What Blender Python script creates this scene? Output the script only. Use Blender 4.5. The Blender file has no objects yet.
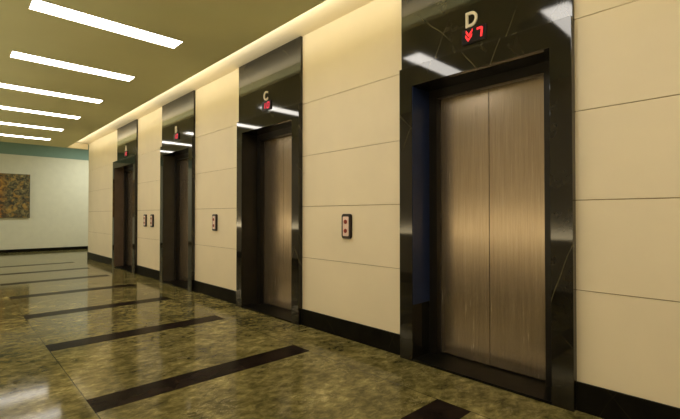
import bpy, bmesh, math, random
from mathutils import Vector, Matrix

random.seed(7)
S = bpy.context.scene
COL = S.collection

# ------------------------------------------------------------------ dimensions (metres)
CAM = Vector((-3.071, 0.0, 1.3))
WALL_END = 14.28          # where the lift wall stops and the lobby opens out
FAR = 18.2                # far wall
LEFT = -3.5               # wall opposite the lifts
BACK = -5.0
CEIL = 3.279              # olive main ceiling
COVE = 3.436              # raised cream cove ceiling along the lift wall
COVE_X = -0.548
LIFT_Y = [1.67, 4.63, 7.59, 10.55]
EXT_A = 0.26               # the farthest surround is wider on its far side
HALF = 0.725              # half width of a lift surround
BASE_H = 0.19
STEP_Z = 2.63              # top of the projecting stone surround

# ------------------------------------------------------------------ mesh helpers
def bx(bm, x0, x1, y0, y1, z0, z1, mi=0):
    vs = [bm.verts.new((x, y, z)) for x in (x0, x1) for y in (y0, y1) for z in (z0, z1)]
    quads = [(0, 1, 3, 2), (4, 6, 7, 5), (0, 4, 5, 1), (2, 3, 7, 6), (0, 2, 6, 4), (1, 5, 7, 3)]
    fs = [bm.faces.new([vs[i] for i in q]) for q in quads]
    for f in fs:
        f.material_index = mi
    return vs, fs

def prism(bm, pts, x0, x1, mi=0):
    """closed (y, z) outline extruded from x0 to x1"""
    a = [bm.verts.new((x0, y, z)) for y, z in pts]
    b = [bm.verts.new((x1, y, z)) for y, z in pts]
    n = len(pts)
    fs = [bm.faces.new(a), bm.faces.new(b[::-1])]
    for i in range(n):
        fs.append(bm.faces.new((a[i], b[i], b[(i + 1) % n], a[(i + 1) % n])))
    for f in fs:
        f.material_index = mi

def round_rect(w, h, r, n=6):
    pts = []
    for cxs, czs, a0 in ((1, 1, 0), (-1, 1, 90), (-1, -1, 180), (1, -1, 270)):
        for i in range(n + 1):
            a = math.radians(a0 + 90 * i / n)
            pts.append((cxs * (w / 2 - r) + r * math.cos(a), czs * (h / 2 - r) + r * math.sin(a)))
    return pts

def obj(name, bm, mats, parent=None, loc=(0, 0, 0), bevel=0.0, smooth=False):
    bmesh.ops.recalc_face_normals(bm, faces=bm.faces)
    me = bpy.data.meshes.new(name)
    bm.to_mesh(me)
    bm.free()
    for m in (mats if isinstance(mats, (list, tuple)) else [mats]):
        me.materials.append(m)
    o = bpy.data.objects.new(name, me)
    COL.objects.link(o)
    o.location = loc
    if parent:
        o.parent = parent
    if smooth:
        for p in me.polygons:
            p.use_smooth = True
    if bevel:
        md = o.modifiers.new('soft_edge', 'BEVEL')
        md.width = bevel
        md.segments = 2
        md.limit_method = 'ANGLE'
    return o

def thing(name, label, cat, loc, group=None):
    o = bpy.data.objects.new(name, None)
    COL.objects.link(o)
    o.empty_display_size = 0.1
    o.location = loc
    o['label'] = label
    o['category'] = cat
    if group:
        o['group'] = group
    return o

def dup(root, loc, label, group=None):
    r = root.copy(); COL.objects.link(r); r.location = loc; r['label'] = label
    if group: r['group'] = group
    for ch in list(root.children):
        c = ch.copy(); COL.objects.link(c); c.parent = r
        for g in list(ch.children):
            d = g.copy(); COL.objects.link(d); d.parent = c
    return r

def struct(name, bm, mats, label, cat, **k):
    o = obj(name, bm, mats, **k)
    o['kind'] = 'structure'
    o['label'] = label
    o['category'] = cat
    return o

# ------------------------------------------------------------------ material helpers
class NT:
    def __init__(self, name):
        self.m = bpy.data.materials.new(name)
        self.m.use_nodes = True
        self.t = self.m.node_tree
        self.b = self.t.nodes['Principled BSDF']
    def n(self, typ, **kw):
        nd = self.t.nodes.new(typ)
        for k, v in kw.items():
            setattr(nd, k, v)
        return nd
    def put(self, sock, val):
        if isinstance(val, bpy.types.NodeSocket):
            self.t.links.new(val, sock)
        else:
            sock.default_value = val
    def coords(self, scale=(1, 1, 1), rot=(0, 0, 0)):
        g = self.n('ShaderNodeNewGeometry')
        mp = self.n('ShaderNodeMapping')
        self.put(mp.inputs['Vector'], g.outputs['Position'])
        mp.inputs['Scale'].default_value = scale
        mp.inputs['Rotation'].default_value = rot
        return mp.outputs['Vector']
    def noise(self, vec, scale, detail=4, rough=0.55, dist=0.0):
        nd = self.n('ShaderNodeTexNoise')
        self.put(nd.inputs['Vector'], vec)
        nd.inputs['Scale'].default_value = scale
        nd.inputs['Detail'].default_value = detail
        nd.inputs['Roughness'].default_value = rough
        nd.inputs['Distortion'].default_value = dist
        return nd.outputs['Fac']
    def ramp(self, fac, stops, interp='LINEAR'):
        nd = self.n('ShaderNodeValToRGB')
        nd.color_ramp.interpolation = interp
        e = nd.color_ramp.elements
        while len(e) < len(stops):
            e.new(0.5)
        for el, (p, c) in zip(e, stops):
            el.position = p
            el.color = (c if len(c) == 4 else (*c, 1)) if not isinstance(c, float) else (c, c, c, 1)
        self.put(nd.inputs['Fac'], fac)
        return nd.outputs['Color']
    def mix(self, fac, a, b, mode='MIX'):
        nd = self.n('ShaderNodeMix', data_type='RGBA', blend_type=mode)
        self.put(nd.inputs[0], fac)
        for s, v in ((nd.inputs[6], a), (nd.inputs[7], b)):
            self.put(s, (*v, 1) if isinstance(v, tuple) and len(v) == 3 else v)
        return nd.outputs[2]
    def math(self, op, a, b=0.0, c=0.0):
        nd = self.n('ShaderNodeMath', operation=op)
        for s, v in zip(nd.inputs, (a, b, c)):
            self.put(s, v)
        return nd.outputs[0]
    def bump(self, h, strength=0.1, dist=0.01):
        nd = self.n('ShaderNodeBump')
        nd.inputs['Strength'].default_value = strength
        nd.inputs['Distance'].default_value = dist
        self.put(nd.inputs['Height'], h)
        self.put(self.b.inputs['Normal'], nd.outputs['Normal'])
    def set(self, **kw):
        for k, v in kw.items():
            k = k.replace('_', ' ')
            s = self.b.inputs[k]
            if isinstance(v, tuple) and len(v) == 3 and s.type == 'RGBA':
                v = (*v, 1)
            self.put(s, v)
        return self.m

def srgb(r, g, b):
    f = lambda c: (c / 255 / 12.92) if c / 255 <= 0.04045 else ((c / 255 + 0.055) / 1.055) ** 2.4
    return (f(r), f(g), f(b))

def painted(name, col, rough=0.7, var=0.05, scale=3.0, spec=0.3):
    n = NT(name)
    f = n.noise(n.coords(), scale, 3)
    lo = tuple(c * (1 - var) for c in col)
    hi = tuple(min(1, c * (1 + var)) for c in col)
    return n.set(Base_Color=n.ramp(f, [(0.3, lo), (0.7, hi)]), Roughness=rough, Specular_IOR_Level=spec)

def emit(name, col, strength, base=(0.8, 0.8, 0.8)):
    n = NT(name)
    f = n.noise(n.coords(), 2.0, 1)
    c = n.ramp(f, [(0.2, tuple(x * 0.97 for x in col)), (0.8, col)])
    return n.set(Base_Color=base, Emission_Color=c, Emission_Strength=strength, Roughness=0.5)

def granite(name, base, light, vein, rough=0.07, streak=0.0, vein_amt=0.5, spec=0.5):
    n = NT(name)
    v = n.coords()
    mott = n.noise(v, 5.0, 6, 0.65, 0.4)
    col = n.ramp(mott, [(0.35, base), (0.7, light)])
    # sparse thin straight calcite veins in two slanting directions
    wob = n.noise(v, 1.3, 2)
    sx = n.n('ShaderNodeSeparateXYZ'); n.put(sx.inputs[0], v)
    line = None
    for ky, kz, kx, kn in ((1.7, 0.75, 1.1, 0.3), (-1.1, 0.9, 0.8, 0.35)):
        d = n.math('ADD', n.math('MULTIPLY', sx.outputs['Y'], ky), n.math('MULTIPLY', sx.outputs['Z'], kz))
        d = n.math('ADD', d, n.math('MULTIPLY', sx.outputs['X'], kx))
        d = n.math('FRACT', n.math('ADD', d, n.math('MULTIPLY', wob, kn)))
        d = n.math('ABSOLUTE', n.math('SUBTRACT', d, 0.5))
        l = n.ramp(d, [(0.0, 1.0), (0.007, 0.0)])
        line = l if line is None else n.math('MAXIMUM', line, l)
    keep = n.ramp(n.noise(v, 2.3, 2), [(0.45, 0.0), (0.58, 1.0)])
    f = n.math('MULTIPLY', n.math('MULTIPLY', line, keep), vein_amt)
    col = n.mix(f, col, vein)
    r = rough
    if streak:
        st = n.noise(n.coords((30, 30, 0.7)), 2.0, 3)
        r = n.math('MULTIPLY_ADD', st, streak, rough)
        col = n.mix(n.math('MULTIPLY', n.ramp(st, [(0.6, 0.0), (0.8, 1.0)]), 0.25), col, light)
    return n.set(Base_Color=col, Roughness=r, Specular_IOR_Level=spec)

# ------------------------------------------------------------------ materials
M = {}
M['cream'] = painted('cream_wall_panel', srgb(231, 218, 188), 0.45, 0.03, 2.0, 0.35)
M['groove'] = painted('panel_groove', srgb(150, 130, 90), 0.9)
M['cove'] = painted('cove_plaster', srgb(240, 226, 190), 0.8, 0.02)
M['ceiling'] = painted('olive_ceiling_paint', srgb(212, 212, 166), 0.85, 0.03, 1.2, 0.2)
M['far'] = painted('pale_far_wall', srgb(212, 208, 184), 0.8, 0.03, 5)
M['teal'] = painted('teal_band', srgb(122, 146, 130), 0.8, 0.03)
M['granite'] = granite('black_granite', srgb(22, 20, 15), srgb(36, 33, 24), srgb(160, 148, 108), 0.05, 0.0, 0.3, 0.42)
M['header'] = granite('black_granite_header', srgb(20, 20, 15), srgb(46, 42, 31), srgb(150, 140, 104), 0.035, 0.08, 0.28, 0.55)
M['base'] = granite('black_skirting', srgb(14, 13, 10), srgb(28, 26, 19), srgb(110, 100, 70), 0.3, 0.0, 0.12, 0.03)
M['shaft'] = painted('dark_shaft', srgb(22, 20, 18), 0.9)
M['frame_metal'] = painted('dark_bronze_frame', srgb(26, 23, 18), 0.35, 0.1, 8)
M['navy'] = painted('navy_jamb_tint', srgb(36, 46, 74), 0.2, 0.1, 4)  # even navy tint for the upper part of the jamb
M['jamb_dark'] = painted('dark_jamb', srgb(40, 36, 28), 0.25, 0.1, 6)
M['jamb_refl_grey'] = painted('grey_jamb_reflection', srgb(70, 64, 52), 0.25, 0.1, 6)  # reflection of the bronze doors put into the jamb colour
M['jamb_refl_brown'] = painted('brown_jamb_reflection', srgb(96, 80, 66), 0.25, 0.1, 6)  # browner tone, again the door reflection painted into the colour
M['letter'] = painted('brass_letter', srgb(226, 218, 196), 0.4)
M['display'] = painted('display_glass', srgb(9, 4, 5), 0.4)
M['red'] = emit('red_led', srgb(255, 46, 48), 1.6, srgb(120, 10, 10))
M['reddim'] = emit('red_led_dim', srgb(215, 24, 56), 1.3, srgb(100, 10, 20))
M['bezel'] = painted('black_bezel', srgb(32, 22, 18), 0.3)
M['plate'] = painted('pinkish_plate', srgb(228, 200, 186), 0.35)
M['button'] = painted('red_button', srgb(136, 50, 34), 0.4)
M['diffuser'] = emit('white_diffuser', (1.0, 0.94, 0.845), 14.5)
M['trim'] = painted('white_trim', srgb(220, 212, 190), 0.5)
M['canvas_edge'] = painted('canvas_edge', srgb(52, 46, 30), 0.8)

def steel():
    n = NT('brushed_bronze_steel')
    a = n.noise(n.coords((1, 90, 1.1)), 2.0, 3, 0.6)
    b = n.noise(n.coords((1, 260, 3.0)), 2.0, 2, 0.5)
    f = n.math('ADD', n.math('MULTIPLY', a, 0.65), n.math('MULTIPLY', b, 0.35))
    col = n.ramp(f, [(0.3, srgb(142, 127, 108)), (0.7, srgb(178, 163, 142))])
    r = n.math('MULTIPLY_ADD', f, 0.08, 0.22)
    return n.set(Base_Color=col, Metallic=0.86, Roughness=r)
M['steel'] = steel()

def marble_floor():
    n = NT('olive_marble_floor')
    v = n.coords((1, 1, 1), (0, 0, 0.5))
    big = n.noise(v, 2.2, 4, 0.55, 0.3)
    fine = n.noise(n.coords((1.0, 1.5, 1), (0, 0, 0.9)), 9.0, 9, 0.72, 0.3)
    f = n.math('ADD', n.math('MULTIPLY', big, 0.35), n.math('MULTIPLY', fine, 0.65))
    col = n.ramp(f, [(0.36, srgb(50, 46, 24)), (0.47, srgb(90, 83, 47)), (0.57, srgb(124, 114, 69)), (0.68, srgb(180, 166, 114))])
    w = n.noise(n.coords((1.3, 2.2, 1), (0, 0, 0.4)), 4.5, 7, 0.7, 0.5)
    ridge = n.math('ABSOLUTE', n.math('SUBTRACT', w, 0.5))
    line = n.ramp(ridge, [(0.0, 1.0), (0.012, 0.0)])
    keep = n.ramp(n.noise(v, 3.0, 2), [(0.45, 0.0), (0.65, 1.0)])
    col = n.mix(n.math('MULTIPLY', n.math('MULTIPLY', line, keep), 0.6), col, srgb(196, 182, 134))
    # tile joints running along the hall
    sx = n.n('ShaderNodeSeparateXYZ'); g = n.n('ShaderNodeNewGeometry'); n.put(sx.inputs[0], g.outputs['Position'])
    jl = None
    for x in (-2.352, -0.545):
        d = n.math('ABSOLUTE', n.math('SUBTRACT', sx.outputs['X'], x))
        l = n.math('LESS_THAN', d, 0.004)
        jl = l if jl is None else n.math('MAXIMUM', jl, l)
    col = n.mix(n.math('MULTIPLY', jl, 0.75), col, srgb(26, 24, 14))
    r = n.math('MULTIPLY_ADD', fine, 0.05, 0.065)
    return n.set(Base_Color=col, Roughness=r, Specular_IOR_Level=0.12)
M['floor'] = marble_floor()
M['strip'] = granite('dark_inlay_granite', srgb(20, 15, 12), srgb(40, 31, 25), srgb(90, 76, 60), 0.22, 0.0, 0.1, 0.015)

def abstract():
    n = NT('abstract_canvas_paint')
    v = n.coords()
    a = n.noise(v, 7.5, 8, 0.72, 1.0)
    b = n.noise(n.coords((1, 1, 1), (0.4, 0.9, 0.2)), 5.0, 6, 0.65, 0.8)
    c1 = n.ramp(a, [(0.34, srgb(24, 22, 14)), (0.46, srgb(60, 56, 36)), (0.56, srgb(110, 100, 62)), (0.68, srgb(170, 150, 92))])
    c2 = n.ramp(b, [(0.4, srgb(34, 26, 12)), (0.5, srgb(150, 98, 34)), (0.62, srgb(212, 160, 60))])
    sx = n.n('ShaderNodeSeparateXYZ'); n.put(sx.inputs[0], v)
    left = n.ramp(n.math('MULTIPLY_ADD', sx.outputs['X'], -1.0, -1.0), [(0.6, 0.0), (0.8, 1.0)])
    low = n.ramp(b, [(0.52, 0.0), (0.62, 1.0)])
    f = n.math('MAXIMUM', n.math('MULTIPLY', left, 0.85), n.math('MULTIPLY', low, 0.4))
    n.bump(a, 0.3, 0.01)
    return n.set(Base_Color=n.mix(f, c1, c2), Roughness=0.6)
M['art'] = abstract()

# ------------------------------------------------------------------ the setting
bm = bmesh.new(); bx(bm, -7.0, 5.0, BACK, FAR + 0.2, -0.1, 0.0)
floor = struct('floor', bm, M['floor'], 'polished olive brown marble floor with dark inlaid bands', 'floor')
for k in range(-1, 8):
    yc = 1.545 + 1.682 * k
    bm = bmesh.new(); bx(bm, -2.354, -0.545, yc - 0.13, yc + 0.13, -0.01, 0.0012)
    obj('inlay_strip', bm, M['strip'], floor)

# wall with the lifts: panelled bays between the surrounds, dark shaft lining behind
bays = []
y = BACK
for c in LIFT_Y:
    bays.append((y, c - HALF))
    y = c + HALF + (EXT_A if c == LIFT_Y[-1] else 0.0)
bays.append((y, WALL_END))
bm = bmesh.new()
rows = [0.0, 0.797, 1.399, 1.997, 2.62, COVE]
for y0, y1 in bays:
    for z0, z1 in zip(rows[:-1], rows[1:]):
        bx(bm, 0.0, 0.03, y0, y1, z0 + (0.003 if z0 else 0), z1 - (0.003 if z1 < COVE else 0), 0)
    bx(bm, 0.012, 0.34, y0, y1 - 0.0005, 0.0, COVE, 1)
bx(bm, 0.0, 0.34, LIFT_Y[-1] + HALF + 0.001, LIFT_Y[-1] + HALF + EXT_A, STEP_Z + 0.001, COVE, 0)
bx(bm, 0.36, 0.5, BACK, WALL_END, 0.0, COVE, 2)
bx(bm, 0.03, 0.52, WALL_END, WALL_END + 0.02, 0.0, COVE, 0)
struct('wall_right', bm, [M['cream'], M['groove'], M['shaft']], 'cream panelled lift wall with thin horizontal joints', 'wall')
for y0, y1 in bays:
    bm = bmesh.new(); bx(bm, -0.02, 0.0, y0, y1, 0.0, BASE_H)
    struct('baseboard_right', bm, M['base'], 'black polished skirting under the cream wall panels', 'baseboard', bevel=0.003)

bm = bmesh.new(); bx(bm, LEFT - 0.2, LEFT, BACK, WALL_END, 0, CEIL)
struct('wall_left', bm, M['cream'], 'cream wall opposite the lifts', 'wall')
bm = bmesh.new(); bx(bm, LEFT, LEFT + 0.02, BACK, WALL_END, 0, BASE_H)
struct('baseboard_left', bm, M['base'], 'black skirting opposite the lifts', 'baseboard')
bm = bmesh.new(); bx(bm, LEFT - 0.2, 0.5, BACK - 0.2, BACK, 0, COVE)
struct('wall_back', bm, M['cream'], 'cream wall closing the near end of the hall', 'wall')

bm = bmesh.new(); bx(bm, -7.0, 5.0, FAR, FAR + 0.2, 0, 3.39)
struct('wall_far', bm, M['far'], 'pale grey green wall at the far end of the lobby', 'wall')
bm = bmesh.new(); bx(bm, -7.0, 5.0, FAR - 0.01, FAR + 0.2, 3.39, 4.0)
struct('trim_1', bm, M['teal'], 'teal band along the top of the far wall', 'trim')
bm = bmesh.new(); bx(bm, -7.0, 5.0, FAR - 0.02, FAR, 0, 0.11)
struct('baseboard_far', bm, M['base'], 'black skirting at the foot of the far wall', 'baseboard')
for nm, x0, x1 in (('wall_lobby_left', -7.2, -7.0), ('wall_lobby_right', 5.0, 5.2)):
    bm = bmesh.new(); bx(bm, x0, x1, WALL_END, FAR + 0.2, 0, 4.0)
    struct(nm, bm, M['far'], 'pale side wall of the far lobby', 'wall')
for nm, x0, x1 in (('wall_return_left', -7.2, LEFT - 0.2), ('wall_return_right', 0.52, 5.2)):
    bm = bmesh.new(); bx(bm, x0, x1, WALL_END - 0.2, WALL_END, 0, 4.0)
    struct(nm, bm, M['cream'], 'pale return wall beside the hall opening', 'wall')

bm = bmesh.new(); bx(bm, LEFT - 0.2, COVE_X, BACK, 14.42, CEIL, COVE + 0.08)
struct('ceiling', bm, M['ceiling'], 'olive painted ceiling with rows of white light strips', 'ceiling')
bm = bmesh.new()
bx(bm, COVE_X, 0.5, BACK, 14.40, COVE, COVE + 0.08)
bx(bm, COVE_X, 0.0, 14.36, 14.42, CEIL, COVE)
struct('ceiling_cove', bm, M['cove'], 'raised cream cove ceiling running along the lift wall', 'ceiling')
bm = bmesh.new(); bx(bm, -7.2, 5.2, 14.42, FAR + 0.2, 4.0, 4.1)
bx(bm, -7.2, 5.2, 14.34, 14.42, COVE + 0.08, 4.1)
struct('ceiling_lobby', bm, M['ceiling'], 'higher ceiling over the far lobby', 'ceiling')

# ------------------------------------------------------------------ lettering
def letter_mesh(ch, height):
    cu = bpy.data.curves.new('lettering', 'FONT')
    cu.body = ch
    cu.align_x = 'CENTER'
    cu.extrude = 0.06
    cu.offset = 0.022
    o = bpy.data.objects.new('lettering', cu)
    COL.objects.link(o)
    bpy.context.view_layer.update()
    me = bpy.data.meshes.new_from_object(o.evaluated_get(bpy.context.evaluated_depsgraph_get()))
    bpy.data.objects.remove(o)
    xs = [v.co.x for v in me.vertices]; ys = [v.co.y for v in me.vertices]
    s = height / (max(ys) - min(ys))
    mx, my = (max(xs) + min(xs)) / 2, (max(ys) + min(ys)) / 2
    for v in me.vertices:
        x, y, z = (v.co.x - mx) * s, (v.co.y - my) * s, v.co.z * s
        v.co = Vector((-z, -x * 0.9, y))       # reads from the hall, faces -X
    return me

SEG = {'a': (0, 1, 0), 'b': (.5, .5, 1), 'c': (.5, -.5, 1), 'd': (0, -1, 0), 'e': (-.5, -.5, 1), 'f': (-.5, .5, 1), 'g': (0, 0, 0)}
DIG = {'7': 'abc', '1': 'bc', '0': 'abcdef', '8': 'abcdefg', '2': 'abged', '3': 'abgcd', '5': 'afgcd'}
def digit_bm(ch, w, h):
    bm = bmesh.new()
    t = w * 0.34
    sl = 0.12
    P = lambda u, v: (-(u + v * sl), v)             # (y, z); u to the viewer's right
    if ch == 'v':                                     # double downward arrow
        for dz in (h * 0.42, 0.0):
            for s in (-1, 1):
                prism(bm, [P(0, dz - h * .42), P(s * w * .62, dz + h * .02), P(s * w * .62, dz + h * .02 + t * 1.3), P(0, dz - h * .42 + t * 1.3)], -0.003, 0.0)
        return bm
    for s in DIG[ch]:
        cx, cz, ver = SEG[s]
        cxx, czz = cx * w, cz * (h / 2 - t / 2)
        if ver:
            q = [(cxx - t / 2, czz - h / 4 + t * .3), (cxx + t / 2, czz - h / 4 + t * .3), (cxx + t / 2, czz + h / 4 - t * .3), (cxx - t / 2, czz + h / 4 - t * .3)]
        else:
            q = [(-w / 2 + t * .1, czz - t / 2), (w / 2 - t * .1, czz - t / 2), (w / 2 - t * .1, czz + t / 2), (-w / 2 + t * .1, czz + t / 2)]
        prism(bm, [P(u, v) for u, v in q], -0.003, 0.0)
    return bm

# ------------------------------------------------------------------ lifts
PF = -0.06                 # face of the stone surround
OPEN, OPEN_Z = 0.585, 2.455
IO = 0.025                 # the door leaves sit a touch towards the far jamb
def make_lift(yc, letter, digits, label, lit, lining, depth=0.20, ext=0.0):
    HL, OL = HALF + ext, OPEN + ext
    t = thing('elevator_entrance', label, 'elevator', (0, yc, 0), 'lift entrances along the cream wall')
    bm = bmesh.new()
    # stone surround as two legs and a lintel sharing their corner edges
    prism(bm, [(-HALF, 0), (-OPEN, 0), (-OPEN, OPEN_Z), (-HALF, STEP_Z)], PF, 0.22)
    prism(bm, [(OL, 0), (HL, 0), (HL, STEP_Z), (OL, OPEN_Z)], PF, 0.22)
    prism(bm, [(-OPEN, OPEN_Z), (OL, OPEN_Z), (HL, STEP_Z), (-HALF, STEP_Z)], PF, 0.22)
    bmesh.ops.remove_doubles(bm, verts=bm.verts, dist=1e-5)
    dead = [f for f in bm.faces if all(len(e.link_faces) > 2 for e in f.edges if abs(e.verts[0].co.x - e.verts[1].co.x) < 1e-6)
            and abs(f.normal.x) < 0.5 and f.calc_center_median().z > 2.4 and 0.6 < abs(f.calc_center_median().y) < 0.7 + ext]
    bmesh.ops.delete(bm, geom=dead, context='FACES_ONLY')
    obj('stone_surround', bm, M['granite'], t, bevel=0.002)
    bm = bmesh.new(); bx(bm, -0.03, 0.22, -HALF, HALF, STEP_Z + 0.001, COVE - 0.002)
    obj('header_panel', bm, M['header'], t, bevel=0.003)
    # inner frame
    bm = bmesh.new()
    a, b, zt = IO - 0.475, IO + 0.475 + ext, 2.375
    mid = (a + b) / 2
    bx(bm, depth, depth + 0.062, -OPEN + 0.001, a, 0.022, OPEN_Z - 0.001)
    bx(bm, depth, depth + 0.062, b, OL - 0.001, 0.022, OPEN_Z - 0.001)
    bx(bm, depth, depth + 0.062, a, b, zt, OPEN_Z - 0.001)
    obj('inner_frame', bm, M['frame_metal'], t)
    for s, nm in ((-1, 0), (1, 1)):
        bm = bmesh.new()
        y0, y1 = (a - 0.03, mid - 0.002) if s < 0 else (mid + 0.002, b + 0.03)
        bx(bm, depth + 0.068, depth + 0.10, y0, y1, 0.03, zt + 0.03)
        obj('door_panel', bm, M['steel'], t, bevel=0.002)
    bm = bmesh.new(); bx(bm, PF + 0.002, 0.34, -OPEN + 0.001, OL - 0.001, 0.0, 0.02)
    obj('sill', bm, M['base'], t, bevel=0.002)
    bm = bmesh.new(); bx(bm, PF + 0.006, depth - 0.001, OL - 0.006, OL - 0.0005, 0.021 if lining != 'navy' else 0.5, OPEN_Z - 0.004)  # added thin sheet that only carries the jamb tint
    o = obj('jamb_tint_sheet', bm, M[lining], t)
    if lining == 'navy':
        o['label'] = 'dark navy tinted sheet on the jamb'
    me = letter_mesh(letter, 0.122)
    me.materials.append(M['letter'])
    o = bpy.data.objects.new('car_letter', me); COL.objects.link(o); o.parent = t
    o.location = (-0.032, 0.012, 2.868); o['label'] = 'pale raised letter ' + letter
    bm = bmesh.new(); prism(bm, round_rect(0.205, 0.118, 0.006, 3), -0.045, -0.028)
    d = obj('floor_indicator', bm, M['display'], t, loc=(0, -0.008, 2.735), bevel=0.002)
    for i, ch in enumerate(digits):
        u = (i - (len(digits) - 1) / 2) * 0.095
        o = obj('digit', digit_bm(ch, 0.046, 0.086), M['red'] if lit else M['reddim'], d, loc=(-0.0452, -u - (0.006 if ch == 'v' else 0), -0.009 if ch == 'v' else 0))
    return t

make_lift(LIFT_Y[0], 'D', 'v7', 'nearest lift entrance, marked D, with brushed bronze doors in black stone', True, 'navy')
make_lift(LIFT_Y[1], 'C', '10', 'lift entrance marked C, between the single call button plates', False, 'jamb_dark', 0.19)
make_lift(LIFT_Y[2], 'B', '10', 'third lift entrance from the camera, between single and paired call plates', False, 'jamb_refl_grey', 0.165)
make_lift(LIFT_Y[3], 'A', '10', 'farthest lift entrance, next to the end of the cream wall', False, 'jamb_refl_brown', 0.165, EXT_A)

# ------------------------------------------------------------------ call buttons
def make_call(loc, label):
    t = thing('call_button_plate', label, 'call button', loc, 'lift call button plates')
    bm = bmesh.new(); prism(bm, round_rect(0.135, 0.262, 0.03), -0.03, 0.004)
    obj('bezel', bm, M['bezel'], t, bevel=0.006)
    bm = bmesh.new(); prism(bm, round_rect(0.085, 0.205, 0.012), -0.034, -0.028)
    obj('face_plate', bm, M['plate'], t, bevel=0.002)
    for z in (0.048, -0.048):
        bm = bmesh.new()
        prism(bm, [(0.023 * math.cos(i * math.pi / 10), 0.023 * math.sin(i * math.pi / 10)) for i in range(20)], -0.042, -0.033)
        obj('button', bm, M['button'], t, loc=(0, 0, z), bevel=0.003)
    return t
call = make_call((0, 3.135, 1.18), 'black rimmed call button plate between lifts D and C')
dup(call, (0, 6.11, 1.18), 'call button plate on the cream bay beyond lift C, alone on its bay')
dup(call, (0, 8.87, 1.18), 'right one of the two small call plates side by side')
dup(call, (0, 9.28, 1.18), 'left one of the two small call plates side by side')

# ------------------------------------------------------------------ ceiling strip lights
LX0, LX1, LW = -2.53, -1.133, 0.27
def make_light(yc, label):
    t = thing('ceiling_light', label, 'ceiling light', ((LX0 + LX1) / 2, yc, CEIL), 'white ceiling light strips')
    h = (LX1 - LX0) / 2
    bm = bmesh.new()
    w = LW / 2
    bx(bm, -h, h, -w, -w + 0.008, -0.006, 0.0); bx(bm, -h, h, w - 0.008, w, -0.006, 0.0)
    bx(bm, -h, -h + 0.008, -w + 0.008, w - 0.008, -0.006, 0.0); bx(bm, h - 0.008, h, -w + 0.008, w - 0.008, -0.006, 0.0)
    obj('trim_frame', bm, M['trim'], t)
    bm = bmesh.new(); bx(bm, -h + 0.008, h - 0.008, -w + 0.008, w - 0.008, -0.004, 0.0)
    obj('diffuser', bm, M['diffuser'], t)
    return t
names = {0: 'nearest bright ceiling light strip, beside the top edge of the picture',
         1: 'second bright ceiling light strip from the camera',
         2: 'third bright ceiling light strip from the camera',
         3: 'fourth bright ceiling light strip from the camera',
         4: 'fifth bright ceiling light strip, one short of the last',
         5: 'last bright ceiling light strip before the teal band'}
first = None
for k in list(range(0, 6)) + [-1, -2, -3, -4]:
    yc = 4.79 + 1.67 * k
    lab = names.get(k) or 'bright ceiling light strip overhead, number %d behind the nearest one in view' % -k
    if first is None:
        first = make_light(yc, lab)
    else:
        dup(first, ((LX0 + LX1) / 2, yc, CEIL), lab)

# ------------------------------------------------------------------ painting
t = thing('abstract_painting', 'large unframed abstract canvas in ochre, black and olive on the far wall', 'painting', (-1.79, FAR - 0.004, 1.2))
bm = bmesh.new(); bx(bm, -0.82, 0.82, -0.045, 0.0, 0.0, 1.52)
obj('stretcher', bm, M['canvas_edge'], t)
bm = bmesh.new(); bx(bm, -0.815, 0.815, -0.05, -0.044, 0.005, 1.515)
obj('painted_canvas', bm, M['art'], t)

# ------------------------------------------------------------------ lamps
def area(name, loc, rot, sx, sy, power, col):
    l = bpy.data.lights.new(name, 'AREA')
    l.shape = 'RECTANGLE'; l.size = sx; l.size_y = sy; l.energy = power; l.color = col
    o = bpy.data.objects.new(name, l); COL.objects.link(o)
    o.location = loc; o.rotation_euler = rot
    return o
# cove tube behind the ceiling edge, shining across onto the top of the lift wall
area('cove_light', (COVE_X + 0.06, (BACK + 14.3) / 2, 3.292), (math.radians(154), 0, math.radians(-90)), 19.0, 0.12, 55, (1.0, 0.945, 0.83))
# added unseen warm fill at rail height, brightens the ceiling and glints in the doors
area('wash_fill_lamp', (LEFT + 0.06, 4.5, 1.0), (math.radians(180), math.radians(-50), 0), 0.16, 18.0, 90, (1.0, 0.91, 0.72))
# added unseen fill lamps to brighten the far lobby
for x in (-5.8, 1.3):
    area('lobby_fill_lamp', (x, 16.4, 3.95), (0, 0, 0), 1.6, 0.6, 100, (0.97, 1.0, 0.93))

w = bpy.data.worlds.new('world'); S.world = w; w.use_nodes = True
bg = w.node_tree.nodes['Background']
bg.inputs['Color'].default_value = (1.0, 0.85, 0.6, 1); bg.inputs['Strength'].default_value = 0.02

# ------------------------------------------------------------------ camera
cd = bpy.data.cameras.new('camera')
cd.sensor_width = 36.0
cd.lens = 415.6 * 36.0 / 680.0
cd.clip_start = 0.02
co = bpy.data.objects.new('camera', cd); COL.objects.link(co)
co.location = CAM
co.rotation_euler = (math.radians(90 + 0.743), 0, math.radians(-43.336))
S.camera = co

S.view_settings.view_transform = 'Standard'
S.view_settings.look = 'None'
S.view_settings.exposure = 0.0
S.cycles.max_bounces = 10
S.cycles.diffuse_bounces = 5
S.cycles.glossy_bounces = 5
S.cycles.sample_clamp_indirect = 3.0
S.cycles.use_denoising = True
